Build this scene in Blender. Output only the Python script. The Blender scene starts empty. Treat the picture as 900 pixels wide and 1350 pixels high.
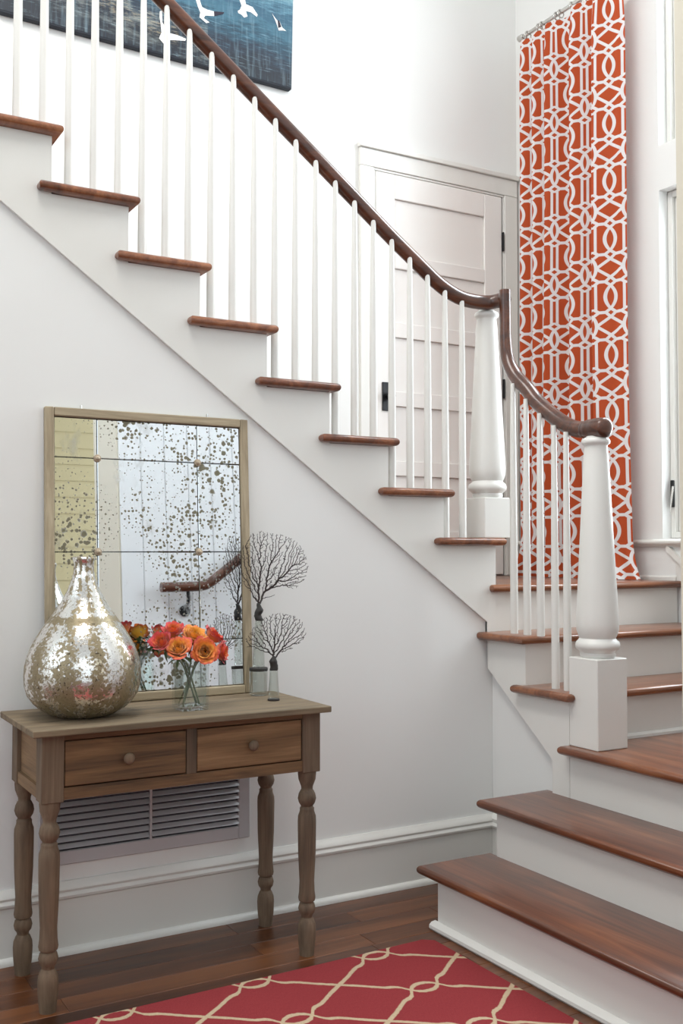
import bpy, bmesh, math, random
import numpy as np
from mathutils import Vector, Matrix
random.seed(7); np.random.seed(7)
SC = bpy.context.scene
COL = SC.collection
PI = math.pi

# ---------------------------------------------------------------- camera
PITCH = math.atan(50 / 1370)
cam_d = bpy.data.cameras.new('camera')
cam_d.sensor_fit = 'HORIZONTAL'; cam_d.sensor_width = 36; cam_d.lens = 1370 / 900 * 36
cam_d.clip_start = 0.05
cam = bpy.data.objects.new('camera', cam_d); COL.objects.link(cam)
cam.location = (0, 0, 1.33); cam.rotation_euler = (PI / 2 + PITCH, 0, math.radians(-30))
SC.camera = cam

# ---------------------------------------------------------------- world, lights, exposure
W = bpy.data.worlds.new('overcast_sky'); SC.world = W; W.use_nodes = True
bg = W.node_tree.nodes['Background']
bg.inputs['Color'].default_value = (0.86, 0.94, 1.0, 1); bg.inputs['Strength'].default_value = 1.4

def area(name, loc, target, sx, sy, power, color):
    l = bpy.data.lights.new(name, 'AREA'); l.shape = 'RECTANGLE'; l.size = sx; l.size_y = sy
    l.energy = power; l.color = color
    o = bpy.data.objects.new(name, l); COL.objects.link(o); o.location = loc
    o.rotation_euler = (Vector(target) - Vector(loc)).to_track_quat('-Z', 'Y').to_euler()
    return o
# daylight through the windows: the pair in the stair wall, the tall ones behind and to the left of the camera
area('stair_window_light', (4.35, 3.0, 2.3), (3.0, 2.9, 2.0), 1.4, 1.7, 85, (0.90, 0.96, 1.0))
area('upper_stair_window_light', (4.35, 3.0, 4.2), (3.0, 2.7, 3.4), 1.4, 1.4, 165, (0.90, 0.96, 1.0))
area('back_window_light', (-0.4, -2.75, 3.8), (1.6, 4.6, 3.2), 3.8, 2.0, 4, (1.0, 0.95, 0.90))
area('left_window_light', (-2.85, 1.6, 3.7), (1.5, 3.4, 2.6), 3.0, 2.0, 20, (0.72, 0.86, 1.0))
area('added_top_light', (0.6, 2.75, 5.2), (1.75, 2.85, 1.2), 3.0, 1.4, 130, (1.0, 0.975, 0.935))  # added lamp under the closed ceiling, so walls darken towards the floor

SC.cycles.transparent_max_bounces = 32
SC.view_settings.view_transform = 'Standard'; SC.view_settings.look = 'None'
SC.view_settings.exposure = 0.15; SC.view_settings.gamma = 1.0; SC.view_settings.use_curve_mapping = False

# ---------------------------------------------------------------- shader helpers
class X:
    """a node socket with arithmetic"""
    nt = None
    def __init__(s, k): s.k = k
    def __add__(a, b): return mth('ADD', a, b)
    def __radd__(a, b): return mth('ADD', b, a)
    def __sub__(a, b): return mth('SUBTRACT', a, b)
    def __rsub__(a, b): return mth('SUBTRACT', b, a)
    def __mul__(a, b): return mth('MULTIPLY', a, b)
    def __rmul__(a, b): return mth('MULTIPLY', b, a)
    def __truediv__(a, b): return mth('DIVIDE', a, b)
    def __neg__(a): return mth('MULTIPLY', a, -1.0)
def mth(op, *a):
    n = X.nt.nodes.new('ShaderNodeMath'); n.operation = op
    for i, v in enumerate(a):
        if isinstance(v, X): X.nt.links.new(v.k, n.inputs[i])
        else: n.inputs[i].default_value = v
    return X(n.outputs[0])
def ab(a): return mth('ABSOLUTE', a)
def fr(a): return mth('FRACT', a)
def lt(a, b): return mth('LESS_THAN', a, b)
def gt(a, b): return mth('GREATER_THAN', a, b)
def mx(a, b): return mth('MAXIMUM', a, b)
def mn(a, b): return mth('MINIMUM', a, b)
def band(d, w, aa): return mn(mx((w - d) / aa + 0.5, 0.0), 1.0)

class Mat:
    def __init__(s, name, color=(.8, .8, .8), rough=.5, metal=0, spec=.5, **kw):
        m = s.m = bpy.data.materials.new(name); m.use_nodes = True
        s.nt = X.nt = m.node_tree; s.b = s.nt.nodes['Principled BSDF']
        s.set('Base Color', color); s.set('Roughness', rough); s.set('Metallic', metal)
        s.set('Specular IOR Level', spec)
        for k, v in kw.items(): s.set(k.replace('_', ' '), v)
    def set(s, n, v):
        i = s.b.inputs[n]
        if isinstance(v, X): s.nt.links.new(v.k, i)
        elif hasattr(v, 'links'): s.nt.links.new(v, i)
        elif isinstance(v, (tuple, list)) and len(v) == 3: i.default_value = (*v, 1)
        else: i.default_value = v
    def node(s, t, **kw):
        n = s.nt.nodes.new(t)
        for k, v in kw.items():
            if hasattr(v, 'links') or isinstance(v, X): s.nt.links.new(v.k if isinstance(v, X) else v, n.inputs[k])
            elif k in n.inputs.keys(): n.inputs[k].default_value = v
            else: setattr(n, k, v)
        return n
    def coord(s, which='Object', scale=(1, 1, 1), rand=False, loc=(0, 0, 0)):
        t = s.node('ShaderNodeTexCoord')
        mp = s.node('ShaderNodeMapping'); s.nt.links.new(t.outputs[which], mp.inputs['Vector'])
        mp.inputs['Scale'].default_value = scale; mp.inputs['Location'].default_value = loc
        if rand:
            oi = s.node('ShaderNodeObjectInfo')
            vm = s.node('ShaderNodeVectorMath', operation='ADD')
            sc = s.node('ShaderNodeMath', operation='MULTIPLY'); s.nt.links.new(oi.outputs['Random'], sc.inputs[0]); sc.inputs[1].default_value = 37.0
            s.nt.links.new(t.outputs[which], vm.inputs[0]); s.nt.links.new(sc.outputs[0], vm.inputs[1])
            s.nt.links.new(vm.outputs[0], mp.inputs['Vector'])
        return mp.outputs[0]
    def noise(s, vec, scale=5, detail=4, rough=.5, dist=0):
        n = s.node('ShaderNodeTexNoise'); s.nt.links.new(vec, n.inputs['Vector'])
        n.inputs['Scale'].default_value = scale; n.inputs['Detail'].default_value = detail
        n.inputs['Roughness'].default_value = rough; n.inputs['Distortion'].default_value = dist
        return n.outputs['Fac']
    def ramp(s, fac, stops):
        n = s.node('ShaderNodeValToRGB'); s.nt.links.new(fac.k if isinstance(fac, X) else fac, n.inputs[0])
        e = n.color_ramp.elements
        while len(e) < len(stops): e.new(0.5)
        for el, (p, c) in zip(e, stops):
            el.position = p; el.color = (*c, 1) if len(c) == 3 else (c[0], c[0], c[0], 1)
        return n.outputs[0]
    def mix(s, f, a, b):
        n = s.node('ShaderNodeMix', data_type='RGBA')
        for i, v in ((0, f), (6, a), (7, b)):
            if isinstance(v, X): s.nt.links.new(v.k, n.inputs[i])
            elif hasattr(v, 'links'): s.nt.links.new(v, n.inputs[i])
            elif i == 0: n.inputs[i].default_value = v
            else: n.inputs[i].default_value = (*v, 1)
        return n.outputs[2]
    def bump(s, h, strength=.2, dist=.01):
        n = s.node('ShaderNodeBump'); s.nt.links.new(h.k if isinstance(h, X) else h, n.inputs['Height'])
        n.inputs['Strength'].default_value = strength; n.inputs['Distance'].default_value = dist
        s.nt.links.new(n.outputs[0], s.b.inputs['Normal'])

def paint(name, c, rough=.45, bump=.05, var=.03):
    M = Mat(name, c, rough)
    v = M.coord(scale=(1, 1, 1)); n = M.noise(v, 3, 3)
    M.set('Base Color', M.mix(n, tuple(x * (1 - var) for x in c), tuple(min(1, x * (1 + var)) for x in c)))
    M.bump(M.noise(v, 160, 2), bump, .002)
    return M.m
def wood(name, dark, mid, light, axis, rough=.35, grain=1.0, bump=.08, coat=0, tone=0.0, fig=1.0):
    M = Mat(name, mid, rough)
    sc = [9 * grain] * 3; sc[axis] = .9 * grain
    v = M.coord(scale=tuple(sc), rand=True)
    n1 = M.noise(v, 1.3 * fig, 5, .55, 1.2)
    sc2 = [70 * grain] * 3; sc2[axis] = 2.2 * grain
    n2 = M.noise(M.coord(scale=tuple(sc2), rand=True), 1.2, 3, .6)
    f = X(n1) * .72 + X(n2) * .28
    oi = M.node('ShaderNodeObjectInfo')
    f = f + (X(oi.outputs['Random']) - .5) * tone
    M.set('Base Color', M.ramp(f, [(.30, dark), (.5, mid), (.70, light)]))
    M.bump(n2, bump, .003)
    if coat: M.set('Coat Weight', coat); M.set('Coat Roughness', .18)
    return M.m

wall_m = paint('wall_paint', (.81, .81, .79), .6, .04, .01)
trim_m = paint('trim_paint', (.75, .74, .70), .35, .03, .01)
door_m = paint('door_paint', (.83, .80, .765), .4, .03, .01)
ceil_m = paint('ceiling_paint', (.85, .85, .84), .7)
yellow_m = paint('yellow_siding_paint', (.58, .49, .28), .55)
cream_m = paint('cream_paint', (.72, .67, .55), .5)
board_m = paint('white_board_paint', (.78, .80, .82), .45)
vent_m = paint('vent_enamel', (.52, .51, .52), .4)
tread_y = wood('walnut_tread_across', (.065, .018, .007), (.165, .050, .019), (.30, .112, .045), 1, .30, 1.0, .05, .35, .15)
tread_x = wood('walnut_tread_along', (.08, .024, .010), (.19, .065, .026), (.33, .13, .055), 0, .30, 1.0, .05, .35, .15)
floor_m = wood('floor_walnut', (.034, .010, .003), (.095, .029, .008), (.18, .062, .019), 0, .36, .8, .05, .12, .30)
rail_m = wood('rail_walnut', (.030, .009, .004), (.075, .022, .009), (.14, .045, .018), 0, .28, 1.4, .04, .4)
pine_m = wood('weathered_pine_long', (.065, .036, .018), (.19, .103, .045), (.33, .195, .095), 0, .72, 1.5, .35, 0, .18, .8)
pine_top = wood('weathered_pine_top', (.095, .072, .045), (.19, .14, .085), (.29, .22, .14), 0, .75, 1.5, .3, 0, .05, .8)
pine_v = wood('weathered_pine_upright', (.06, .040, .025), (.145, .098, .062), (.24, .165, .105), 2, .75, 1.6, .35, 0, .1, .8)
frame_m = wood('driftwood_frame', (.20, .16, .10), (.36, .29, .19), (.5, .42, .29), 2, .7, 2, .2, 0, .1)
iron_m = Mat('black_iron', (.012, .012, .014), .45, .3).m
steel_m = Mat('brushed_nickel', (.62, .60, .57), .25, 1).m
dark_m = Mat('dark_backing', (.03, .028, .025), .8).m
shadow_m = Mat('duct_shade', (.05, .05, .06), .9).m  # shade inside the vent, put into the colour

def glass_mat(name, col=(1, 1, 1), rough=0.0, ior=1.45):
    return Mat(name, col, rough, 0, .5, Transmission_Weight=1.0, IOR=ior).m
def thin_glass(name, tint=(.97, .99, 1)):
    m = bpy.data.materials.new(name); m.use_nodes = True; nt = m.node_tree
    nt.nodes.remove(nt.nodes['Principled BSDF'])
    t = nt.nodes.new('ShaderNodeBsdfTransparent'); t.inputs[0].default_value = (*tint, 1)
    g = nt.nodes.new('ShaderNodeBsdfGlossy'); g.inputs['Roughness'].default_value = .02
    lw = nt.nodes.new('ShaderNodeLayerWeight'); lw.inputs['Blend'].default_value = .5
    pw = nt.nodes.new('ShaderNodeMath'); pw.operation = 'POWER'; nt.links.new(lw.outputs['Facing'], pw.inputs[0]); pw.inputs[1].default_value = 3.0
    f = nt.nodes.new('ShaderNodeMath'); f.operation = 'MULTIPLY_ADD'; nt.links.new(pw.outputs[0], f.inputs[0]); f.inputs[1].default_value = .80; f.inputs[2].default_value = .05
    mx_ = nt.nodes.new('ShaderNodeMixShader')
    nt.links.new(f.outputs[0], mx_.inputs[0]); nt.links.new(t.outputs[0], mx_.inputs[1]); nt.links.new(g.outputs[0], mx_.inputs[2])
    nt.links.new(mx_.outputs[0], nt.nodes['Material Output'].inputs[0])
    return m
pane_m = thin_glass('window_glass')
vase_glass = thin_glass('clear_glass', (.95, .97, .965))
jar_glass = thin_glass('greenish_jar_glass', (.93, .945, .93))
water_m = thin_glass('water', (.97, .985, .96))

# ---------------------------------------------------------------- mesh helpers
WO = {}
def link(o, parent, org):
    COL.objects.link(o); WO[o.name] = Vector(org)
    if parent is not None:
        o.parent = parent; o.location = Vector(org) - WO[parent.name]
    else: o.location = org
def thing(name, label, cat, loc, group=None):
    o = bpy.data.objects.new(name, None); o.empty_display_size = .05
    link(o, None, loc); o['label'] = label; o['category'] = cat
    if group: o['group'] = group
    return o
def struct_empty(name, loc):
    o = bpy.data.objects.new(name, None); o.empty_display_size = .05; link(o, None, loc); o['kind'] = 'structure'
    return o
def obj(name, bm, mat, parent=None, smooth=False, label=None, cat=None, group=None, kind=None, autos=None):
    vs = [v.co for v in bm.verts]
    lo = Vector([min(v[i] for v in vs) for i in range(3)]); hi = Vector([max(v[i] for v in vs) for i in range(3)])
    org = (lo + hi) / 2
    if parent is None: org.z = lo.z
    bmesh.ops.translate(bm, verts=bm.verts, vec=-org)
    me = bpy.data.meshes.new(name)
    if smooth:
        for f in bm.faces: f.smooth = True
        if autos:
            for e in bm.edges:
                if len(e.link_faces) == 2 and e.calc_face_angle(0) > autos: e.smooth = False
    bm.to_mesh(me); bm.free(); me.materials.append(mat)
    o = bpy.data.objects.new(name, me); link(o, parent, org)
    if label: o['label'] = label
    if cat: o['category'] = cat
    if group: o['group'] = group
    if kind: o['kind'] = kind
    return o
def BM(): return bmesh.new()
def box(bm, x0, x1, y0, y1, z0, z1, bev=0.0, seg=2):
    r = bmesh.ops.create_cube(bm, size=1.0, matrix=Matrix.LocRotScale(((x0 + x1) / 2, (y0 + y1) / 2, (z0 + z1) / 2), None, (abs(x1 - x0), abs(y1 - y0), abs(z1 - z0))))
    if bev:
        es = list({e for v in r['verts'] for e in v.link_edges})
        bmesh.ops.bevel(bm, geom=es, offset=bev, segments=seg, profile=.5, affect='EDGES')
    return bm
def prism(bm, pts, axis, a0, a1):
    """extrude a polygon (2-D points) along axis: 0 -> pts are (y,z), 1 -> (x,z), 2 -> (x,y)"""
    def P(p, a): return {0: (a, p[0], p[1]), 1: (p[0], a, p[1]), 2: (p[0], p[1], a)}[axis]
    A = [bm.verts.new(P(p, a0)) for p in pts]; B = [bm.verts.new(P(p, a1)) for p in pts]
    n = len(pts); fs = [bm.faces.new(A), bm.faces.new(B[::-1])]
    for i in range(n): fs.append(bm.faces.new((A[i], B[i], B[(i + 1) % n], A[(i + 1) % n])))
    bmesh.ops.recalc_face_normals(bm, faces=fs)
    return A, B, fs
def lathe(bm, prof, cx, cy, seg=24, cap=True):
    rings = []
    for r, z in prof:
        rings.append([bm.verts.new((cx + r * math.cos(2 * PI * i / seg), cy + r * math.sin(2 * PI * i / seg), z)) for i in range(seg)])
    for a, b in zip(rings, rings[1:]):
        for i in range(seg): bm.faces.new((a[i], a[(i + 1) % seg], b[(i + 1) % seg], b[i]))
    if cap:
        bm.faces.new(rings[0][::-1]); bm.faces.new(rings[-1])
    return bm
def smooth_path(pts, n=6):
    pts = [Vector(p) for p in pts]; out = []
    P = [pts[0] * 2 - pts[1]] + pts + [pts[-1] * 2 - pts[-2]]
    for i in range(1, len(P) - 2):
        for k in range(n):
            t = k / n; a, b, c, d = P[i - 1], P[i], P[i + 1], P[i + 2]
            out.append(.5 * ((2 * b) + (c - a) * t + (2 * a - 5 * b + 4 * c - d) * t * t + (3 * b - a - 3 * c + d) * t ** 3))
    out.append(pts[-1]); return out
def sweep(bm, path, rx, ry=None, seg=12, cap=True, up=(0, 0, 1)):
    """tube along a path; rx, ry may be lists"""
    path = [Vector(p) for p in path]; n = len(path)
    if ry is None: ry = rx
    RX = rx if isinstance(rx, (list, tuple)) else [rx] * n
    RY = ry if isinstance(ry, (list, tuple)) else [ry] * n
    T = [(path[min(i + 1, n - 1)] - path[max(i - 1, 0)]).normalized() for i in range(n)]
    u = Vector(up); 
    if abs(u.dot(T[0])) > .95: u = Vector((1, 0, 0))
    s = T[0].cross(u).normalized(); rings = []
    for i in range(n):
        s = (s - T[i] * s.dot(T[i])).normalized(); w = s.cross(T[i])
        rings.append([bm.verts.new(path[i] + s * (RX[i] * math.cos(2 * PI * k / seg)) + w * (RY[i] * math.sin(2 * PI * k / seg))) for k in range(seg)])
    fs = []
    for a, b in zip(rings, rings[1:]):
        for k in range(seg): fs.append(bm.faces.new((a[k], a[(k + 1) % seg], b[(k + 1) % seg], b[k])))
    if cap: fs += [bm.faces.new(rings[0][::-1]), bm.faces.new(rings[-1])]
    bmesh.ops.recalc_face_normals(bm, faces=fs)
    return bm
def board(bm, pts, z1, th=.032, r=.0152, seg=4):
    """a stair tread: polygon with every edge of its outline bull-nosed"""
    A, B, fs = prism(bm, pts, 2, z1 - th, z1)
    es = [e for v in A + B for e in v.link_edges if abs(e.verts[0].co.z - e.verts[1].co.z) < 1e-6]
    bmesh.ops.bevel(bm, geom=list(set(es)), offset=r, segments=seg, profile=.5, affect='EDGES')

# ---------------------------------------------------------------- the shell
Z = lambda k: .012 + .1955 * k
WY = 3.475          # wall under the stair
XS = 2.735          # its return beside the winders
Y2 = 4.63           # back wall with the door
X3 = 3.84           # window wall
Y4, X4 = 1.55, 1.725  # boarded pier at the foot of the stair

fl = obj('floor', box(BM(), -3.1, 4.0, -3.1, 4.8, -.10, -.022), floor_m, kind='structure')
rowh = .105
r_ = 0; y = 1.45
while y < WY:
    x = -.3 + (r_ * .37) % .9
    y1 = min(y + rowh, WY)
    x0 = -.4
    while x0 < 2.35:
        x1 = min(x0 + random.uniform(.7, 1.5), 2.7)
        if x0 == -.4: x1 = x0 + .3 + (r_ * .37) % .9
        obj('floor_board', box(BM(), x0 + .0006, x1 - .0006, y + .0006, y1 - .0006, -.021, 0, .0012, 1), floor_m, fl)
        x0 = x1
    y = y1; r_ += 1
obj('floor_board', box(BM(), -3.0, 3.8, -3.0, 1.449, -.021, 0), floor_m, fl)

bm = BM(); SL = .7255
zl = lambda x: 1.058 + (2.664 - x) * SL
prism(bm, [(-3, 0), (XS + .02, 0), (XS + .02, 1.0), (2.68, zl(2.68) + .03), (.2, zl(.2) + .03), (-3, zl(.2) + .03)], 1, WY, WY + .12)
obj('wall_stair', bm, wall_m, kind='structure')
bm = BM(); prism(bm, [(3.0, 0), (WY - .001, 0), (WY - .001, .94), (3.245, .94), (3.245, .755), (3.0, .755)], 0, XS, XS + .10); obj('wall_winder', bm, wall_m, kind='structure')
obj('wall_back', box(BM(), -3.1, 4.0, Y2, Y2 + .12, 0, 5.3), wall_m, kind='structure')
obj('ceiling', box(BM(), -3.1, 4.1, -3.1, 4.76, 5.3, 5.4), ceil_m, kind='structure')
obj('floor_upper', box(BM(), -3.0, .05, WY + .02, Y2, 2.80, 2.94), wall_m, kind='structure')
# left wall: piers around one tall opening
lw = struct_empty('wall_left', (-3.0, 0, 0))
for a in ((-3.1, -.2, 0, 5.3), (3.0, 4.7, 0, 5.3), (-.2, 3.0, 0, 1.3), (-.2, 3.0, 4.8, 5.3)):
    obj('wall_panel', box(BM(), -3.12, -3.0, *a), wall_m, lw)
# rear wall, yellow clapboards with a cream door casing, a tall opening above
rw = struct_empty('wall_rear', (0, -3.0, 0))
for a in ((-3.0, -1.2, 0, 2.6), (-1.2, .4, 0, .3), (-1.2, .4, 2.4, 2.6), (.4, 1.6, 0, 2.6), (-3.0, -2.4, 2.6, 5.3), (-2.4, 1.6, 4.95, 5.3)):
    obj('wall_panel', box(BM(), a[0], a[1], -3.12, -3.0, a[2], a[3]), wall_m, rw)
obj('wall_panel', box(BM(), 1.6, 4.0, -3.12, -3.0, 0, 5.3), yellow_m, rw)
zz = .0
while zz < 5.1:
    bm = BM(); prism(bm, [(-3.0, zz), (-2.975, zz), (-2.985, zz + .16), (-3.0, zz + .16)], 0, 1.6, 3.8)
    obj('clapboard', bm, yellow_m, rw); zz += .16
for x in (-1.2, -.68, -.15, .36): obj('glazing_bar', box(BM(), x, x + .04, -3.08, -3.03, .3, 2.4), trim_m, rw)
for z in (.3, .98, 1.68, 2.36): obj('glazing_bar', box(BM(), -1.16, .36, -3.07, -3.04, z, z + .04), trim_m, rw)
# boarded pier and wall W4
pw = struct_empty('wall_right', (X4, Y4, 0))
obj('wall_panel', box(BM(), X4 + .004, 4.0, 1.16, Y4 - .018, 0, 5.3), trim_m, pw)
obj('corner_post', box(BM(), X4, X4 + .012, 1.15, Y4, 0, 5.3), cream_m, pw)
x = X4
while x < 3.7:
    obj('wall_board', box(BM(), x + .001, x + .134, Y4 - .018, Y4, 0, 5.3, .004, 1), board_m, pw); x += .135
# window wall W3 (openings y 2.72..3.56)
ww = struct_empty('wall_window', (X3, 3.0, 0))
for a in ((3.56, 4.63, 0, 5.3), (1.2, 2.72, 0, 5.3), (2.72, 3.56, 0, 1.385), (2.72, 3.56, 3.08, 3.30), (2.72, 3.56, 4.95, 5.3)):
    obj('wall_panel', box(BM(), X3, X3 + .16, *a), wall_m, ww)

def window(name, z0, z1, crank):
    w = struct_empty(name, (X3 + .08, 3.14, z0))
    y0, y1 = 2.72, 3.56
    def fr_(nm, m, x0, x1, b):
        for a in ((y0 + m, y0 + m + b, z0 + m, z1 - m), (y1 - m - b, y1 - m, z0 + m, z1 - m), (y0 + m + b, y1 - m - b, z0 + m, z0 + m + b), (y0 + m + b, y1 - m - b, z1 - m - b, z1 - m)):
            obj(nm, box(BM(), x0, x1, *a, .003, 1), trim_m, w)
    fr_('window_frame', .001, X3 + .055, X3 + .155, .030)
    fr_('sash_stop', .032, X3 + .075, X3 + .15, .014)
    fr_('sash', .048, X3 + .09, X3 + .14, .05)
    obj('pane', box(BM(), X3 + .112, X3 + .117, y0 + .095, y1 - .095, z0 + .095, z1 - .095), pane_m, w)
    if crank:
        bm = BM(); box(bm, X3 + .040, X3 + .054, y1 - .030, y1 - .012, z0 + .15, z0 + .28, .003, 1)
        h = obj('sash_lock', bm, iron_m, w)
        bm = BM(); sweep(bm, [(X3 + .045, y1 - .026, z0 + .25), (X3 + .03, y1 - .03, z0 + .19), (X3 + .02, y1 - .03, z0 + .12)], [.006, .005, .003], seg=8)
        obj('lock_lever', bm, steel_m, h)
window('window_1', 1.386, 3.079, True)
window('window_2', 3.301, 4.949, False)

def moulding(name, pts, axis, a0, a1, mat=trim_m):
    bm = BM(); prism(bm, pts, axis, a0, a1); return obj(name, bm, mat, kind='structure')
# baseboard along the wall under the stair
f = WY
bb = struct_empty('baseboard_stair', (0, WY, 0))
bm = BM(); prism(bm, [(f - .001, .0), (f - .014, .0), (f - .014, .178), (f - .001, .178)], 0, -3, XS); obj('base_board', bm, trim_m, bb)
bm = BM(); prism(bm, [(f - .001, .178), (f - .015, .178), (f - .024, .184), (f - .026, .192), (f - .022, .199), (f - .019, .203), (f - .023, .211), (f - .021, .218), (f - .014, .226), (f - .008, .236), (f - .001, .236)], 0, -3, XS); obj('base_cap', bm, trim_m, bb, True, autos=.6)
bm = BM(); prism(bm, [(f - .014, 0), (f - .030, 0), (f - .030, .008), (f - .027, .016), (f - .021, .021), (f - .014, .023)], 0, -3, XS); obj('shoe_moulding', bm, trim_m, bb, True, autos=.6)
f = XS
b2 = struct_empty('baseboard_winder', (XS, 3.2, 0))
bm = BM(); prism(bm, [(f - .001, 0), (f - .014, 0), (f - .014, .178), (f - .001, .178)], 1, 3.05, WY); obj('base_board', bm, trim_m, b2)
bm = BM(); prism(bm, [(f - .001, .178), (f - .015, .178), (f - .024, .184), (f - .026, .192), (f - .019, .203), (f - .021, .218), (f - .008, .236), (f - .001, .236)], 1, 3.05, WY); obj('base_cap', bm, trim_m, b2)
# landing trim on the window wall: chair rail, low base, raking stair moulding
f = X3
tr = struct_empty('trim_1', (X3, 4.0, 1.34))
bm = BM(); prism(bm, [(f - .001, 1.345), (f - .012, 1.345), (f - .016, 1.352), (f - .030, 1.358), (f - .034, 1.366), (f - .032, 1.374), (f - .024, 1.380), (f - .001, 1.382)], 1, 1.6, 4.60); obj('chair_rail', bm, trim_m, tr, True, autos=.6)
bm = BM(); prism(bm, [(f - .001, Z(6)), (f - .016, Z(6)), (f - .016, Z(6) + .014), (f - .008, Z(6) + .022), (f - .001, Z(6) + .022)], 1, 3.47, 4.60); obj('base_cap', bm, trim_m, tr)
bm = BM()
prism(bm, [(3.525, 1.358), (3.10, 1.016), (3.10, .984), (3.525, 1.326)], 0, X3 - .018, X3 - .001); obj('raking_moulding', bm, trim_m, tr)
bm = BM()
prism(bm, [(3.475, 1.300), (3.10, 1.000), (2.4, .44), (1.6, .44), (1.6, .6), (2.9, .6), (3.475, 1.187)], 0, X3 - .008, X3 - .001); obj('wall_skirt', bm, trim_m, tr)

# ---------------------------------------------------------------- door on the landing
D0, D1, DZ0, DZ1 = 2.872, 3.712, Z(6) + .008, 3.335
YD = Y2 - .006
dr = struct_empty('door_1', (D0, Y2, Z(6)))
bm = BM()
box(bm, D0, D0 + .122, YD - .001, Y2 - .0005, DZ0, DZ1); box(bm, D1 - .122, D1, YD - .001, Y2 - .0005, DZ0, DZ1)
obj('door_stile', bm, door_m, dr)
rails = [(3.205, DZ1), (2.83, 2.905), (2.46, 2.54), (2.092, 2.172), (1.722, 1.802), (DZ0, 1.43)]
YF = Y2 - .022
WO[dr.name] = WO[dr.name]
for a, b in rails:
    obj('door_rail', box(BM(), D0 + .118, D1 - .122, YF, Y2 - .001, a, b, .003, 1), door_m, dr)
for a, b in ((D0, D0 + .118), (D1 - .122, D1)):
    obj('door_stile', box(BM(), a, b, YF, Y2 - .001, DZ0, DZ1, .003, 1), door_m, dr)
for (a, b), (c, d) in zip(rails[1:], rails):
    obj('door_panel', box(BM(), D0 + .119, D1 - .123, Y2 - .008, Y2 - .001, b + .001, c - .001, .001, 1), door_m, dr)
for z in (3.08, 2.24, 1.42):
    h = obj('hinge', box(BM(), D1 + .001, D1 + .011, YF - .012, YF + .004, z - .055, z + .055, .004, 2), iron_m, dr)
pl = obj('knob_plate', box(BM(), 2.905, 2.968, YF - .008, YF - .0005, 2.062, 2.214, .003, 2), iron_m, dr)
bm = BM(); sweep(bm, [(2.937, YF - .007, 2.140), (2.937, YF - .022, 2.140), (2.937, YF - .030, 2.14), (2.937, YF - .048, 2.14), (2.937, YF - .058, 2.14), (2.937, YF - .061, 2.14)], [.012, .010, .020, .026, .018, .004], seg=16, up=(0, 0, 1))
obj('door_knob', bm, iron_m, pl, True)
# casing
cs = struct_empty('trim_2', (D0, Y2, Z(6)))
YC = Y2 - .026
obj('casing_leg', box(BM(), D0 - .098, D0 - .014, YC, Y2 - .001, Z(6), 3.35, .003, 1), trim_m, cs)
obj('casing_leg', box(BM(), D1 + .020, D1 + .112, YC, Y2 - .001, Z(6), 3.35, .003, 1), trim_m, cs)
obj('casing_head', box(BM(), D0 - .098, D1 + .112, YC, Y2 - .001, 3.351, 3.445, .003, 1), trim_m, cs)
obj('casing_cap', box(BM(), D0 - .104, D1 + .116, YC - .014, Y2 - .001, 3.446, 3.472, .004, 2), trim_m, cs)
for a in ((D0 - .013, D0 - .003, Z(6), 3.338), (D1 + .0125, D1 + .019, Z(6), 3.338), (D0 - .013, D1 + .019, 3.3385, 3.350)):
    obj('door_stop', box(BM(), a[0], a[1], YC + .006, Y2 - .001, a[2], a[3], .002, 1), trim_m, cs)

# ---------------------------------------------------------------- the staircase
st = thing('staircase', 'white painted staircase with brown wooden treads, turned newels and dark handrail', 'staircase', (2.4, 3.0, 0))
RX_ = {k: 2.775 - (k - 7) * .2668 for k in range(7, 18)}       # nosing ends of the upper flight
RF = {k: RX_[k] - .030 for k in RX_}                            # riser faces
YS = 3.460                                                      # stringer face
NX, NXY = 2.775, 2.895                                          # lower newel
# lower flight
bm = BM(); board(bm, [(2.105, 1.56), (2.437, 1.56), (2.437, 3.112), (2.105, 3.112)], Z(1)); obj('tread', bm, tread_y, st, True, autos=.9)
bm = BM(); board(bm, [(2.385, 1.56), (2.717, 1.56), (2.717, 3.064), (2.730, 3.064), (2.730, 3.128), (2.385, 3.128)], Z(2)); obj('tread', bm, tread_y, st, True, autos=.9)
bm = BM(); board(bm, [(2.652, 1.56), (3.83, 1.56), (3.83, 2.985), (2.652, 2.985)], Z(3)); obj('tread', bm, tread_y, st, True, autos=.9)
obj('riser', box(BM(), 2.140, 2.158, 1.56, 3.030, 0, Z(1) - .033), trim_m, st)
obj('riser', box(BM(), 2.420, 2.438, 1.56, 3.052, Z(1), Z(2) - .033), trim_m, st)
obj('riser', box(BM(), 2.700, 2.718, 1.56, 2.968, Z(2), Z(3) - .033), trim_m, st)
obj('stringer', box(BM(), 2.159, 2.70, 3.012, 3.030, 0, Z(1) - .033), trim_m, st)
obj('stringer', box(BM(), 2.439, 2.715, 3.034, 3.052, Z(1), Z(2) - .033), trim_m, st)
bm = BM(); prism(bm, [(2.139, 0), (2.118, 0), (2.112, .008), (2.113, .018), (2.122, .026), (2.139, .029)], 1, 1.56, 3.045); obj('shoe_moulding', bm, trim_m, st, True, autos=.6)
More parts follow.
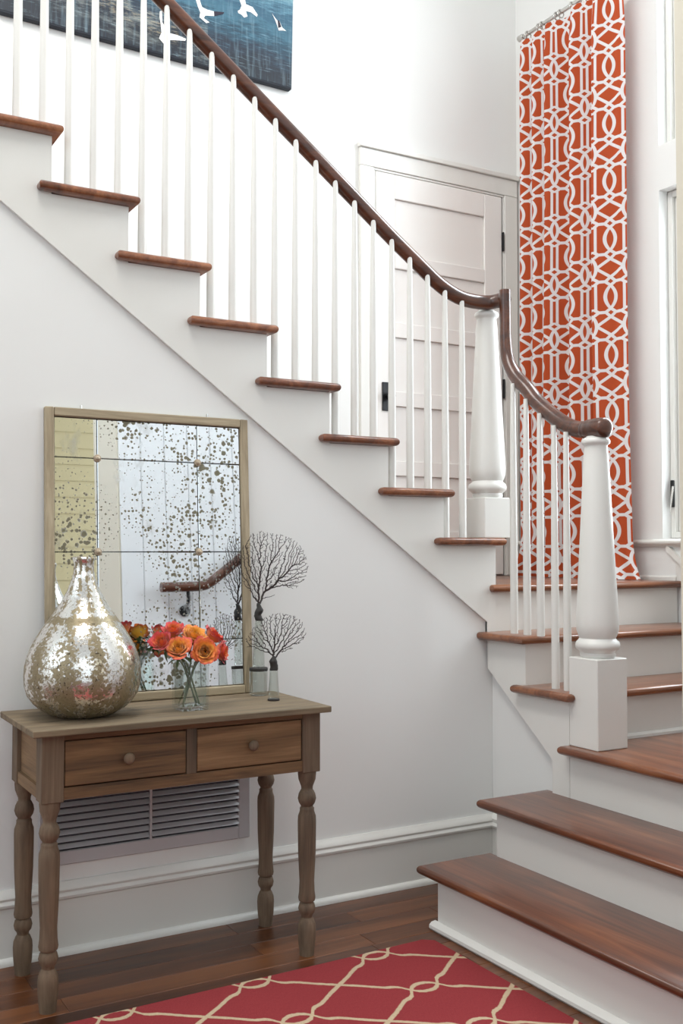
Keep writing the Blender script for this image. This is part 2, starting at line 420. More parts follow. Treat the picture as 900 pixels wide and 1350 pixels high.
# winders
bm = BM(); board(bm, [(2.662, 2.935), (2.698, 2.935), (2.698, 2.974), (2.852, 2.974), (2.852, 2.935), (3.83, 2.935), (3.83, 3.235), (2.70, 3.235), (2.70, 3.270), (2.662, 3.270)], Z(4)); obj('tread', bm, tread_x, st, True, autos=.9)
bm = BM(); board(bm, [(2.655, 3.185), (3.83, 3.185), (3.83, 3.480), (2.655, 3.480)], Z(5)); obj('tread', bm, tread_x, st, True, autos=.9)
bm = BM(); board(bm, [(2.712, 3.432), (3.836, 3.432), (3.836, 4.60), (2.75, 4.60), (2.75, 3.468), (2.712, 3.468)], Z(6)); obj('tread', bm, tread_x, st, True, autos=.9)
obj('riser', box(BM(), 2.853, 3.83, 2.970, 2.988, Z(3), Z(4) - .033), trim_m, st)
obj('riser', box(BM(), 2.6995, 3.83, 3.218, 3.238, Z(4), Z(5) - .033), trim_m, st)
obj('riser', box(BM(), 2.700, 3.83, 3.465, 3.483, Z(5), Z(6) - .033), trim_m, st)
bm = BM(); prism(bm, [(2.970, Z(3)), (2.954, Z(3)), (2.954, Z(3) + .010), (2.962, Z(3) + .018), (2.970, Z(3) + .018)], 0, 2.853, 3.83); obj('shoe_moulding', bm, trim_m, st)
bm = BM(); z3, z4, z5 = Z(3), Z(4) - .033, Z(5) - .033
prism(bm, [(YS, .838), (3.066, .530), (3.066, Z(2)), (2.97, Z(2)), (2.97, z4), (3.219, z4), (3.219, z5), (YS, z5)], 0, 2.700, XS - .001)
obj('stringer', bm, trim_m, st)
# upper flight
pts = [(2.700, Z(5)), (2.700, 1.030)]
pts += [(.2, 1.030 + (2.70 - .2) * SL), (.2, Z(16) - .033)]
for k in range(16, 6, -1):
    pts += [(RF[k], Z(k) - .033), (RF[k], Z(k - 1) if k == 7 else Z(k - 1) - .033)]
pts[-1] = (RF[7], Z(6) - .033); pts += [(RF[7], Z(5))]
bm = BM(); prism(bm, pts, 1, YS, WY - .001); obj('stringer', bm, trim_m, st)
for k in range(7, 17):
    L, Rn = RX_[k] - .345, RX_[k] - .2668 - .030
    x1 = RX_[k]
    bm = BM(); board(bm, [(L, 3.422), (x1, 3.422), (x1, 4.62), (Rn, 4.62), (Rn, YS + .0), (L, YS + .0)], Z(k)); obj('tread', bm, tread_y, st, True, autos=.9)
    obj('riser', box(BM(), RF[k] - .018, RF[k], WY, 4.62, Z(k - 1), Z(k) - .033), trim_m, st)

# newel posts
def newel(cx, cy, z0, zb, ztop, half):
    bm = BM(); box(bm, cx - half, cx + half, cy - half, cy + half, z0, zb, .003, 1)
    nb = obj('newel_post', bm, trim_m, st)
    bm = BM()
    lathe(bm, [(.060, zb), (.066, zb + .010), (.063, zb + .018), (.068, zb + .024), (.080, zb + .034), (.082, zb + .046), (.079, zb + .058), (.070, zb + .066), (.066, zb + .072), (.070, zb + .080), (.077, zb + .100), (.0785, zb + .125), (.0765, zb + .17),
               (.046, ztop - .075), (.042, ztop - .040), (.044, ztop - .034), (.052, ztop - .028), (.053, ztop - .018), (.049, ztop - .010), (.038, ztop - .004), (.034, ztop)], cx, cy, 40)
    obj('newel_shaft', bm, trim_m, nb, True, autos=.9)
newel(NX, NXY, Z(3), .930, 1.757, .075)
newel(2.770, 3.545, Z(7), 1.552, 2.362, .068)

# balusters: round tapered sticks
rail_up = [(.30, 3.515, 4.045), (.87, 3.515, 3.622), (1.282, 3.515, 3.318), (1.63, 3.515, 3.062), (2.026, 3.515, 2.772), (2.151, 3.515, 2.680), (2.268, 3.515, 2.594), (2.378, 3.515, 2.518), (2.479, 3.515, 2.448), (2.547, 3.515, 2.413), (2.618, 3.515, 2.391), (2.70, 3.512, 2.385), (2.752, 3.492, 2.386), (2.777, 3.450, 2.392), (2.778, 3.425, 2.398)]
def zrail(x):
    for a, b in zip(rail_up, rail_up[1:]):
        if a[0] <= x <= b[0]: return a[2] + (b[2] - a[2]) * (x - a[0]) / (b[0] - a[0])
rail_dn = [(2.770, 3.420, 2.425), (2.770, 3.419, 2.335), (2.770, 3.417, 2.200), (2.770, 3.400, 2.120), (2.770, 3.350, 2.048), (2.770, 3.279, 1.985), (2.770, 3.214, 1.922), (2.770, 3.094, 1.839), (2.770, 3.013, 1.800), (2.770, 2.955, 1.788), (2.770, 2.905, 1.786)]
def zrail2(y):
    for a, b in zip(rail_dn, rail_dn[1:]):
        if b[1] <= y <= a[1]: return a[2] + (b[2] - a[2]) * (y - a[1]) / (b[1] - a[1])
def baluster(x, y, z0, z1):
    bm = BM(); h = z1 - z0
    lathe(bm, [(.0158, z0), (.0158, z0 + .05), (.0155, z0 + .3 * h), (.0135, z0 + .62 * h), (.0110, z0 + .90 * h), (.0098, z1)], x, y, 12)
    obj('baluster', bm, trim_m, st, True, autos=.9)
for k in range(-4, 22):
    x = .771 + .0873 * k
    step = max(q for q in range(7, 17) if RX_[q] > x + .005)
    baluster(x, 3.50, Z(step), zrail(x) - .020)
for y, k in ((3.335, 5), (3.254, 5), (3.172, 5), (3.088, 4), (3.020, 4)):
    baluster(2.740, y, Z(k), zrail2(y) - .020)
bm = BM(); p = smooth_path(rail_up, 5); sweep(bm, p, .029, .031, 16); obj('handrail', bm, rail_m, st, True, autos=.9)
bm = BM(); p = smooth_path(rail_dn, 5); n = len(p)
r = [.024 + .008 * min(1, max(0, (i / n - .15) / .3)) for i in range(n)]
sweep(bm, p, r, r, 16); obj('handrail', bm, rail_m, st, True, autos=.9)
bm = BM(); sweep(bm, smooth_path([(2.770, 2.958, 1.786), (2.770, 2.935, 1.786), (2.770, 2.90, 1.786), (2.770, 2.86, 1.785), (2.770, 2.836, 1.784), (2.770, 2.824, 1.783)], 4), [.031] * 2 + [.034] * 3 + [.037] * 4 + [.039] * 4 + [.038] * 3 + [.034, .030, .026, .018, .008], None, 20); obj('rail_end', bm, rail_m, st, True)

# ---------------------------------------------------------------- wall handrail on the boarded wall (seen in the mirror)
yr = Y4 + .062
hr = thing('wall_handrail', 'brown wooden wall handrail on white boards, reflected in the mirror', 'handrail', (2.1, Y4, 1.05))
bm = BM(); p = smooth_path([(1.93, yr, 1.335), (2.05, yr, 1.336), (2.15, yr, 1.338), (2.20, yr, 1.352), (2.28, yr, 1.405), (2.55, yr, 1.60), (3.0, yr, 1.925)], 5); sweep(bm, p, .027, .027, 14); obj('rail', bm, rail_m, hr, True, autos=.9)
for x, z in ((2.08, 1.310), (2.80, 1.755)):
    bm = BM(); sweep(bm, smooth_path([(x, Y4 + .006, z - .10), (x, Y4 + .03, z - .095), (x, yr, z - .05), (x, yr, z - .001)], 4), .010, .010, 10)
    b = obj('bracket', bm, iron_m, hr, True)
    bm = BM(); sweep(bm, [(x, Y4 + .0005, z - .10), (x, Y4 + .010, z - .10)], .03, .03, 16); obj('bracket_rose', bm, iron_m, b)

# ---------------------------------------------------------------- vent grille in the wall
vg = thing('vent_grille', 'white louvred return air grille set low in the wall behind the table', 'vent', (1.24, WY, .29))
V0, V1, VZ0, VZ1 = .905, 1.572, .335, .600
yv = WY - .012
for a in ((V0 - .045, V0, VZ0 - .045, VZ1 + .045), (V1, V1 + .045, VZ0 - .045, VZ1 + .045), (V0, V1, VZ0 - .045, VZ0), (V0, V1, VZ1, VZ1 + .045)):
    obj('frame', box(BM(), a[0], a[1], yv, WY - .001, a[2], a[3], .003, 1), vent_m, vg)
obj('duct_shade_sheet', box(BM(), V0, V1, WY - .003, WY - .0012, VZ0, VZ1), shadow_m, vg)  # dark sheet on the wall, painted as the shade behind the slats
obj('mullion', box(BM(), 1.236, 1.244, yv - .004, WY - .004, VZ0, VZ1), vent_m, vg)
for a, b in ((V0 + .001, 1.235), (1.245, V1 - .001)):
    for k in range(11):
        z = VZ0 + .016 + k * .0228
        if z + .02 > VZ1: continue
        bm = BM(); prism(bm, [(yv - .007, z - .006), (yv - .0055, z - .007), (WY - .0035, z + .004), (WY - .0035, z + .006)], 0, a, b)
        obj('slat', bm, vent_m, vg)

# ---------------------------------------------------------------- rug
def rug_material():
    M = Mat('rug_wool', (.3, .03, .04), .95, 0, .1)
    tc = M.node('ShaderNodeTexCoord'); sp = M.node('ShaderNodeSeparateXYZ'); M.nt.links.new(tc.outputs['UV'], sp.inputs[0])
    nz = X(M.noise(tc.outputs['UV'], 60, 2)) - .5
    u = X(sp.outputs[0]) / .433; v = (X(sp.outputs[1]) + nz * .006) / .280
    def g(t):                                                  # height of one strand over half a cell, a stepped ogee
        h = ab(fr(t + .5) - .5)
        return X(M.ramp(h * 2.0, [(0, (0,)), (.08, (.012,)), (.16, (.07,)), (.23, (.185,)), (.31, (.36,)), (.37, (.425,)), (.48, (.475,)), (.56, (.55,)), (.76, (.77,)), (1, (1.0,))])) * .6 - .10
    g0 = g(u)
    def line(e): return ab(fr(e + .5) - .5) * (.280 * .78)
    d = mn(line(v - g0), line(v + g0))
    k = band(d, .0070, .003)
    wv = M.noise(M.coord('UV', (420, 90, 1)), 1, 2)
    red = M.mix(wv, (.22, .028, .032), (.33, .050, .054)); cr = M.mix(wv, (.42, .31, .19), (.66, .52, .36))
    M.set('Base Color', M.mix(k, red, cr)); M.bump(M.noise(M.coord('UV', (900, 300, 1)), 1, 1), .5, .003)
    return M.m
RX0, RX1, RY0, RY1 = -.4, 2.055, -.2, 2.955
bm = BM(); uvl = bm.loops.layers.uv.new('UVMap')
prism(bm, [(RX0, RY0), (RX1, RY0), (RX1 + .004, RY1 - .02), (RX1 - .03, RY1 + .006), (RX1 - .4, RY1 - .004), (RX0, RY1 - .03)], 2, .0005, .009)
for f in bm.faces:
    for l in f.loops: l[uvl].uv = (l.vert.co.x - 1.815, l.vert.co.y - 2.642)
obj('area_rug', bm, rug_material(), None, False, 'red wool rug with a cream trellis pattern on the floor', 'rug')

# ---------------------------------------------------------------- console table
TZ = .818
ct = thing('console_table', 'weathered wooden console table with two drawers and turned legs', 'table', (1.21, 3.2, 0))
for k, (a, b) in enumerate(((2.987, 3.125), (3.1255, 3.275), (3.2755, 3.418))):
    obj('top_board', box(BM(), .722, 1.688, a, b, TZ - .020, TZ, .003, 2), pine_top, ct)
LX = (.790, 1.636); LY = (3.062, 3.372); H = .0325; AZ = .600
prof = [(0, .0300), (.01, .0305), (.045, .0285), (.085, .0195), (.100, .0190), (.108, .0225), (.125, .0275), (.150, .0305), (.172, .0270), (.192, .0195), (.200, .0225), (.204, .0240), (.212, .0235), (.222, .0245), (.245, .0295), (.275, .0305), (.45, .0290), (.60, .0245), (.655, .0258), (.690, .0285), (.705, .0265), (.712, .0205), (.722, .0250), (.745, .0285), (.768, .0255), (.782, .0190), (.795, .0180), (.805, .0225), (.83, .0285), (.86, .0300), (.92, .0285), (.98, .0245), (1.0, .0235)]
for lx in LX:
    for ly in LY:
        bm = BM(); box(bm, lx - H, lx + H, ly - H, ly + H, AZ, TZ - .021, .002, 1)
        lathe(bm, [(r_, AZ * (1 - t)) for t, r_ in reversed(prof)], lx, ly, 28)
        obj('leg', bm, pine_v, ct, True, autos=.7)
yf = LY[0] - H + .004
obj('front_rail', box(BM(), LX[0] + H, LX[1] - H, yf, yf + .03, .778, TZ - .021), pine_m, ct)
bm = BM(); box(bm, LX[0] + H, LX[1] - H, yf, yf + .03, AZ + .006, .640); obj('front_rail', bm, pine_m, ct)
obj('divider', box(BM(), 1.201, 1.234, yf, yf + .03, .6405, .7775), pine_v, ct)
obj('back_panel', box(BM(), LX[0] + H, LX[1] - H, LY[1] + .005, LY[1] + .022, AZ, TZ - .021), pine_m, ct)
pine_y = wood('weathered_pine_side', (.085, .05, .026), (.21, .125, .062), (.34, .215, .115), 1, .72, 1.5, .35, 0, .18, .8)
for lx in LX:
    s = -1 if lx < 1 else 1
    xo = lx + s * (H - .004)
    obj('side_panel', box(BM(), min(xo - s * .010, xo - s * .022), max(xo - s * .010, xo - s * .022), LY[0] + H, LY[1] - H, .640, TZ - .021), pine_y, ct)
    obj('side_rail', box(BM(), min(xo, xo - s * .025), max(xo, xo - s * .025), LY[0] + H, LY[1] - H, AZ + .004, .6395), pine_y, ct)
for x0, x1, kx in ((LX[0] + H + .003, 1.199, 1.013), (1.236, LX[1] - H - .003, 1.421)):
    d = obj('drawer', box(BM(), x0, x1, yf + .001, yf + .022, .6435, .7735, .003, 2), pine_m, ct)
    bm = BM(); sweep(bm, [(kx, yf + .001, .709), (kx, yf - .008, .709), (kx, yf - .011, .709), (kx, yf - .017, .709), (kx, yf - .022, .709), (kx, yf - .024, .709)], [.010, .009, .0155, .0175, .013, .004], None, 20)
    obj('knob', bm, pine_v, d, True)

# ---------------------------------------------------------------- antiqued mirror leaning on the wall
TILT = math.atan2(WY - 3.408 - .012, .985)
MM = Matrix.Translation((0, 3.408, TZ + .001)) @ Matrix.Rotation(-TILT, 4, 'X')
# local axes: x along the wall, z up the mirror, y towards the wall (front face at y = 0)
def mobj(name, bm, mat, parent, **kw):
    bmesh.ops.transform(bm, matrix=MM, verts=bm.verts); return obj(name, bm, mat, parent, **kw)
mr = thing('mirror', 'large antiqued panelled mirror with pale wooden frame leaning on the console table', 'mirror', (1.228, 3.41, TZ))
MX0, MX1, MH = .862, 1.597, .988; fw_ = .030
frame_h = wood('driftwood_frame_rail', (.20, .16, .10), (.36, .29, .19), (.5, .42, .29), 0, .7, 2, .2, 0, .1)
mobj('frame_stile', box(BM(), MX0, MX0 + fw_, -.012, .012, 0, MH, .004, 2), frame_m, mr)
mobj('frame_stile', box(BM(), MX1 - fw_, MX1, -.012, .012, 0, MH, .004, 2), frame_m, mr)
mobj('frame_rail', box(BM(), MX0 + fw_ + .0005, MX1 - fw_ - .0005, -.012, .012, 0, fw_, .004, 2), frame_h, mr)
mobj('frame_rail', box(BM(), MX0 + fw_ + .0005, MX1 - fw_ - .0005, -.012, .012, MH - fw_, MH, .004, 2), frame_h, mr)
mobj('backing', box(BM(), MX0 + fw_, MX1 - fw_, .004, .010, fw_, MH - fw_), dark_m, mr)
def mirror_material():
    M = Mat('antiqued_mirror', (.9, .92, .93), .015, 1)
    v = M.coord('UV', (1, 1, 1))
    dens = M.noise(M.coord('UV', (3.0, 2.3, 1), loc=(1.3, .4, 0)), 1.0, 2, .6)
    tot = None
    for i, (sc, big, lo, hi) in enumerate(((72, .32, .36, .62), (36, .31, .42, .70), (19, .28, .50, .74))):
        w = M.node('ShaderNodeVectorMath', operation='ADD'); M.nt.links.new(M.coord('UV', (1, 1, 1), loc=(i * 3.1, i * 1.7, 0)), w.inputs[0])
        nz = M.node('ShaderNodeTexNoise'); M.nt.links.new(v, nz.inputs['Vector']); nz.inputs['Scale'].default_value = sc * 2.2
        ns = M.node('ShaderNodeVectorMath', operation='SCALE'); M.nt.links.new(nz.outputs['Color'], ns.inputs[0]); ns.inputs['Scale'].default_value = .35 / sc
        M.nt.links.new(ns.outputs[0], w.inputs[1])
        vo = M.node('ShaderNodeTexVoronoi'); vo.voronoi_dimensions = '2D'; vo.inputs['Scale'].default_value = sc; M.nt.links.new(w.outputs[0], vo.inputs['Vector'])
        rnd = M.node('ShaderNodeSeparateXYZ'); M.nt.links.new(vo.outputs['Color'], rnd.inputs[0])
        rr = X(rnd.outputs[0]) * big * mx(mn((X(dens) - lo) / (hi - lo), 1.0), 0.0) * gt(X(rnd.outputs[1]), .32) * 1.6
        d = X(vo.outputs['Distance'])
        s = band(d, rr, .10) * gt(rr, .04)
        tot = s if tot is None else mx(tot, s)
    # a worn patch of merged spots by the right-hand joint
    haze = X(M.ramp(M.noise(M.coord('UV', (4, 2.2, 1), loc=(5, 2, 0)), 2.0, 4, .6), [(.60, (0, 0, 0)), (.72, (1, 1, 1))]))
    tot = mn(tot + haze * .35, 1.0)
    M.set('Base Color', M.mix(tot, (.86, .90, .92), (.20, .185, .125)))
    M.set('Roughness', tot * .40 + .015); M.set('Metallic', 1.0 - tot * .55)
    return M.m
mir_m = mirror_material()
cols = [MX0 + fw_ + .001, 1.039, 1.402, MX1 - fw_ - .001]; rows = [fw_ + .001, .195, .505, .822, MH - fw_ - .001]
for i in range(3):
    for j in range(4):
        bm = BM(); box(bm, cols[i] + .0012, cols[i + 1] - .0012, 0, .0038, rows[j] + .0012, rows[j + 1] - .0012, .0016, 1)
        uvl = bm.loops.layers.uv.new('UVMap')
        for f in bm.faces:
            for l in f.loops: l[uvl].uv = (l.vert.co.x, l.vert.co.z)
        mobj('mirror_panel', bm, mir_m, mr)
ros_m = Mat('rosette_metal', (.42, .34, .25), .5, .6).m
for x in cols[1:3]:
    for z in rows[1:4]:
        bm = BM()
        for k in range(12):
            a = k * PI / 6
            bmesh.ops.create_icosphere(bm, subdivisions=1, radius=.0042, matrix=Matrix.Translation((x + .010 * math.cos(a), -.0025, z + .010 * math.sin(a))))
        sweep(bm, [(x, 0, z), (x, -.005, z), (x, -.008, z), (x, -.0095, z)], [.011, .010, .006, .001], None, 14)
        mobj('rosette', bm, ros_m, mr, smooth=True)
for x in (.985, 1.442):
    bm = BM(); sweep(bm, [(x, .0, MH), (x, .0, MH + .012)], .007, .003, 10)
    mobj('hanging_tab', bm, steel_m, mr)

# ---------------------------------------------------------------- mercury glass vase
def mercury_material():
    M = Mat('mercury_glass', (.7, .68, .6), .15, 1)
    v = M.coord('Object')
    sp = M.node('ShaderNodeSeparateXYZ'); M.nt.links.new(v, sp.inputs[0])
    ang = mth('ARCTAN2', X(sp.outputs[1]), X(sp.outputs[0])); z = X(sp.outputs[2])
    cyl = M.node('ShaderNodeCombineXYZ'); M.nt.links.new((ang * 1.0).k, cyl.inputs[0]); M.nt.links.new(z.k, cyl.inputs[1])
    ribs = mth('SINE', ang * 11.0) * .5 + .5
    def N(sx, sy, sc, det=4, rg=.6, src=None):
        mp = M.node('ShaderNodeMapping'); M.nt.links.new(src or cyl.outputs[0], mp.inputs[0]); mp.inputs['Scale'].default_value = (sx, sy, 1 if src is None else sx)
        return X(M.noise(mp.outputs[0], sc, det, rg))
    sheet = N(2.2, 3.0, 1.0, 3)                    # large worn areas
    mott = N(1, 1, 105.0, 4, .65, v)                # fine mottling
    spot = N(1, 1, 34.0, 3, .6, v)
    low = mn(mx((.26 - z) * 5.0, 0.0), 1.0)       # the silvering is browner towards the base
    neckband = band(ab(z - .298), .009, .010) * .30
    t = mott * 1.25 + spot * .70 + sheet * .50 + ribs * .20 + low * .14 + neckband
    worn = X(M.ramp(t - 1.1, [(.21, (0, 0, 0)), (.33, (1, 1, 1))]))
    fleck = X(M.ramp(N(1, 1, 120.0, 2, .6, v) + low * .04, [(.66, (0, 0, 0)), (.69, (1, 1, 1))]))
    tan = M.mix(mott, (.13, .098, .052), (.42, .35, .22))
    c = M.mix(worn, (.88, .87, .84), tan)
    c2 = M.mix(fleck * .85, c, (.05, .035, .02))
    M.set('Base Color', c2)
    M.set('Roughness', worn * .36 + .07); M.set('Metallic', 1.0 - worn * .5)
    M.bump(mott * .5 + ribs * .6, .25, .006)
    return M.m
VX, VY = .925, 3.205
pr = [(.060, .818), (.075, .8185), (.098, .826), (.128, .842), (.150, .862), (.167, .886), (.1755, .915), (.1775, .945), (.175, .975), (.168, 1.005), (.157, 1.032), (.1435, 1.058), (.128, 1.083), (.111, 1.107), (.094, 1.131), (.078, 1.154), (.0635, 1.178), (.051, 1.202), (.0415, 1.226), (.0345, 1.247), (.0310, 1.265), (.0305, 1.282), (.0320, 1.294), (.0345, 1.301), (.0345, 1.306), (.0325, 1.309), (.0290, 1.306), (.027, 1.285), (.028, 1.25)]
bm = BM(); lathe(bm, pr, VX, VY, 72, True)
obj('mercury_glass_vase', bm, mercury_material(), None, True, 'big bulbous silver mercury glass bottle vase at the left end of the table', 'vase')

# ---------------------------------------------------------------- square glass vase and its roses
gx0, gx1, gy0, gy1, gz0, gz1 = 1.216, 1.306, 3.112, 3.202, TZ + .0005, .975
gv = thing('glass_vase', 'square clear glass vase of water holding the orange roses', 'vase', (1.261, 3.157, TZ))
bm = BM(); t = .006
box(bm, gx0, gx1, gy0, gy1, gz0, gz0 + .014, .003, 2)
A = [(gx0, gy0), (gx1, gy0), (gx1, gy1), (gx0, gy1)]; B = [(gx0 + t, gy0 + t), (gx1 - t, gy0 + t), (gx1 - t, gy1 - t), (gx0 + t, gy1 - t)]
z0, z1 = gz0 + .014, gz1
vo = [[bm.verts.new((*p, z)) for p in A] for z in (z0, z1)]; vi = [[bm.verts.new((*p, z)) for p in B] for z in (z0, z1)]
for i in range(4):
    j = (i + 1) % 4
    bm.faces.new((vo[0][i], vo[0][j], vo[1][j], vo[1][i])); bm.faces.new((vi[0][j], vi[0][i], vi[1][i], vi[1][j]))
    bm.faces.new((vo[1][i], vo[1][j], vi[1][j], vi[1][i]))
obj('vase_body', bm, vase_glass, gv)
obj('water', box(BM(), gx0 + t + .0008, gx1 - t - .0008, gy0 + t + .0008, gy1 - t - .0008, gz0 + .0145, .935), water_m, gv)

def petal_material(name, c0, c1, c2, edge):
    M = Mat(name, c1, .5, 0, .3, Subsurface_Weight=.0, Sheen_Weight=.25)
    tc = M.node('ShaderNodeTexCoord'); sp = M.node('ShaderNodeSeparateXYZ'); M.nt.links.new(tc.outputs['UV'], sp.inputs[0])
    nz = X(M.noise(M.coord('UV', (9, 2, 1), rand=True), 2.0, 3)) - .5
    f = X(sp.outputs[1]) + nz * .30
    M.set('Base Color', M.ramp(f, [(.05, c0), (.45, c1), (.78, c2), (.97, edge)]))
    M.bump(M.noise(M.coord('UV', (60, 3, 1)), 1, 2), .2, .002)
    return M.m
petal_y = petal_material('rose_petal_yellow', (.80, .30, .015), (.90, .46, .04), (.88, .36, .06), (.74, .13, .07))
petal_o = petal_material('rose_petal_orange', (.86, .33, .02), (.86, .27, .04), (.78, .13, .05), (.58, .03, .06))
petal_r = petal_material('rose_petal_red', (.86, .32, .03), (.82, .20, .05), (.70, .085, .06), (.50, .025, .07))
stem_m = paint('rose_stem', (.075, .11, .025), .5, .1, .4)
leaf_m = paint('rose_leaf', (.045, .085, .02), .5, .1, .4)

def rose(c, axis, R, mats, seed, label, foot, openness=1.0):
    rnd = random.Random(seed)
    c = Vector(c); ax = Vector(axis).normalized(); q = ax.to_track_quat('Z', 'Y').to_matrix()
    t = thing('rose', label, 'flower', c - ax * R * .9, 'orange roses in the square vase')
    N = 24; phi = rnd.random() * 6
    for i in range(N):
        s = i / (N - 1)                                     # 0 heart .. 1 outer petals
        phi += 2.399 + rnd.uniform(-.2, .2)
        bm = BM(); uvl = bm.loops.layers.uv.new('UVMap')
        nu, nv = 10, 7
        wid = .95 + .35 * (1 - s) + rnd.uniform(-.1, .1)    # half angle the petal wraps
        length = R * (.95 + .40 * s) * rnd.uniform(.94, 1.06)
        th0 = .02 + .25 * s; th1 = (.05 + 1.02 * s ** 1.1) * openness; curl = (.15 + .85 * s) * openness
        ph = [rnd.uniform(0, 6.28) for _ in range(3)]
        g = []
        rb = R * (.05 + .15 * s)
        zb = -R * (.62 + .12 * s)
        for b in range(nv + 1):
            w = b / nv; row = []
            for a in range(nu + 1):
                e = a / nu * 2 - 1
                shape = math.sqrt(max(0, 1 - (abs(e) ** 2.6) * (.28 + .72 * abs(2 * w - .9) ** 2.0)))
                half = wid * (.45 + .75 * math.sin(min(1, w * 1.15 + .12) * PI * .62)) / (1 + .5 * s)
                an = phi + e * half * (1 - .16 * max(0, w - .75) / .25)
                L = length * w * (1 - .20 * (abs(e) ** 2.2) * w)
                # integrate the profile
                r_, z_ = rb, zb
                st_ = 6
                for k in range(st_):
                    ww = (k + .5) / st_ * w
                    th = th0 + (th1 - th0) * min(1, ww * 1.5) + curl * max(0, ww - .68) * 2.6
                    r_ += L / st_ * math.sin(th); z_ += L / st_ * math.cos(th)
                bulge = R * .16 * math.sin(PI * min(1, w * 1.1)) * (1 - .3 * s)
                ruff = R * .055 * w ** 3 * (math.sin(e * 5 + ph[0]) + .6 * math.sin(e * 11 + ph[1]))
                rr = r_ + bulge + ruff * .7
                row.append(bm.verts.new(c + q @ Vector((rr * math.cos(an), rr * math.sin(an), z_ + ruff))))
            g.append(row)
        for b in range(nv):
            for a in range(nu):
                f = bm.faces.new((g[b][a], g[b][a + 1], g[b + 1][a + 1], g[b + 1][a]))
                for l, (ua, vb) in zip(f.loops, ((a, b), (a + 1, b), (a + 1, b + 1), (a, b + 1))):
                    l[uvl].uv = (ua / nu + i * .37, .10 + .50 * (vb / nv) ** 1.6 + .38 * s * (vb / nv) + .02)
        obj('petal', bm, mats[0] if s < .55 else mats[1], t, True)
    bm = BM()
    base = c - ax * R * .62
    sweep(bm, [base - ax * R * .38, base - ax * R * .26, base - ax * R * .08, base + ax * R * .1], [.003, .009, .012, .010], None, 12)
    cal = obj('calyx', bm, leaf_m, t, True)
    for k in range(5):
        a = k * 2 * PI / 5 + seed; d = q @ Vector((math.cos(a), math.sin(a), 0)); side = q @ Vector((-math.sin(a), math.cos(a), 0))
        bm = BM(); vs = []
        for w, hw in ((0, .004), (.35, .005), (.7, .0035), (1, .0004)):
            p = base - ax * R * .12 + d * (.010 + R * .75 * w) + ax * R * (.25 * w - .75 * w * w)
            vs.append((bm.verts.new(p - side * hw), bm.verts.new(p + side * hw)))
        for (a0, a1), (b0, b1) in zip(vs, vs[1:]): bm.faces.new((a0, a1, b1, b0))
        obj('sepal', bm, leaf_m, cal, True)
    p0 = base - ax * R * .3
    mid = Vector((1.261 + (p0.x - 1.261) * .35, 3.157 + (p0.y - 3.157) * .3, .965))
    path = smooth_path([p0, p0 * .55 + mid * .45 - Vector((0, 0, .004)), mid, (mid + Vector(foot)) / 2, foot], 5)
    bm = BM(); sweep(bm, path, .0030, .0030, 8); obj('stem', bm, stem_m, t, True)
    if seed % 2:
        # one leaf hanging by the rim
        d = Vector((p0.x - 1.261, p0.y - 3.157, 0)).normalized(); side = Vector((-d.y, d.x, 0)); o_ = mid + Vector((0, 0, .014))
        bm = BM(); vs = []
        for w, hw in ((0, .001), (.15, .007), (.4, .0115), (.7, .009), (.9, .004), (1, .0004)):
            p = o_ + d * (.050 * w) + Vector((0, 0, .022 * w - .035 * w * w)); vs.append((bm.verts.new(p - side * hw), bm.verts.new(p + Vector((0, 0, -.002))), bm.verts.new(p + side * hw)))
        for a_, b_ in zip(vs, vs[1:]):
            bm.faces.new((a_[0], a_[1], b_[1], b_[0])); bm.faces.new((a_[1], a_[2], b_[2], b_[1]))
        obj('leaf', bm, leaf_m, t, True)
    return t
fz = TZ + .017
petal_yo = petal_material('rose_petal_yellow_pink', (.82, .30, .02), (.88, .38, .04), (.84, .24, .06), (.62, .06, .07))
YY, OO, RR = (petal_y, petal_yo), (petal_o, petal_o), (petal_o, petal_r)
rose((1.285, 3.095, 1.008), (-.30, -.92, .25), .044, YY, 1, 'yellow rose facing straight forward at the front of the bunch, petals fully open', (1.245, 3.18, fz), .95)
rose((1.200, 3.105, 1.020), (-.42, -.62, .66), .044, YY, 2, 'yellow and pink rose at the front, left of the fully open yellow one', (1.285, 3.14, fz), .9)
rose((1.270, 3.150, 1.056), (.05, -.60, .80), .044, (petal_y, petal_y), 3, 'bright golden rose on top of the bunch, tilted up above the open yellow one', (1.23, 3.14, fz), .95)
rose((1.205, 3.165, 1.072), (-.15, -.35, .93), .042, RR, 4, 'pinkish orange rose at the upper left of the bunch, highest of all', (1.287, 3.175, fz), .75)
rose((1.155, 3.135, 1.038), (-.62, -.42, .60), .042, RR, 5, 'red-edged half closed rose at the far left of the bunch', (1.285, 3.16, fz), .68)
rose((1.345, 3.165, 1.050), (.62, -.25, .72), .043, RR, 6, 'deep orange rose with red rim at the upper right of the bunch', (1.24, 3.165, fz), .85)
rose((1.355, 3.125, 1.000), (.80, -.52, .10), .043, RR, 7, 'orange rose drooping outwards at the lower right of the bunch', (1.232, 3.185, fz), .80)

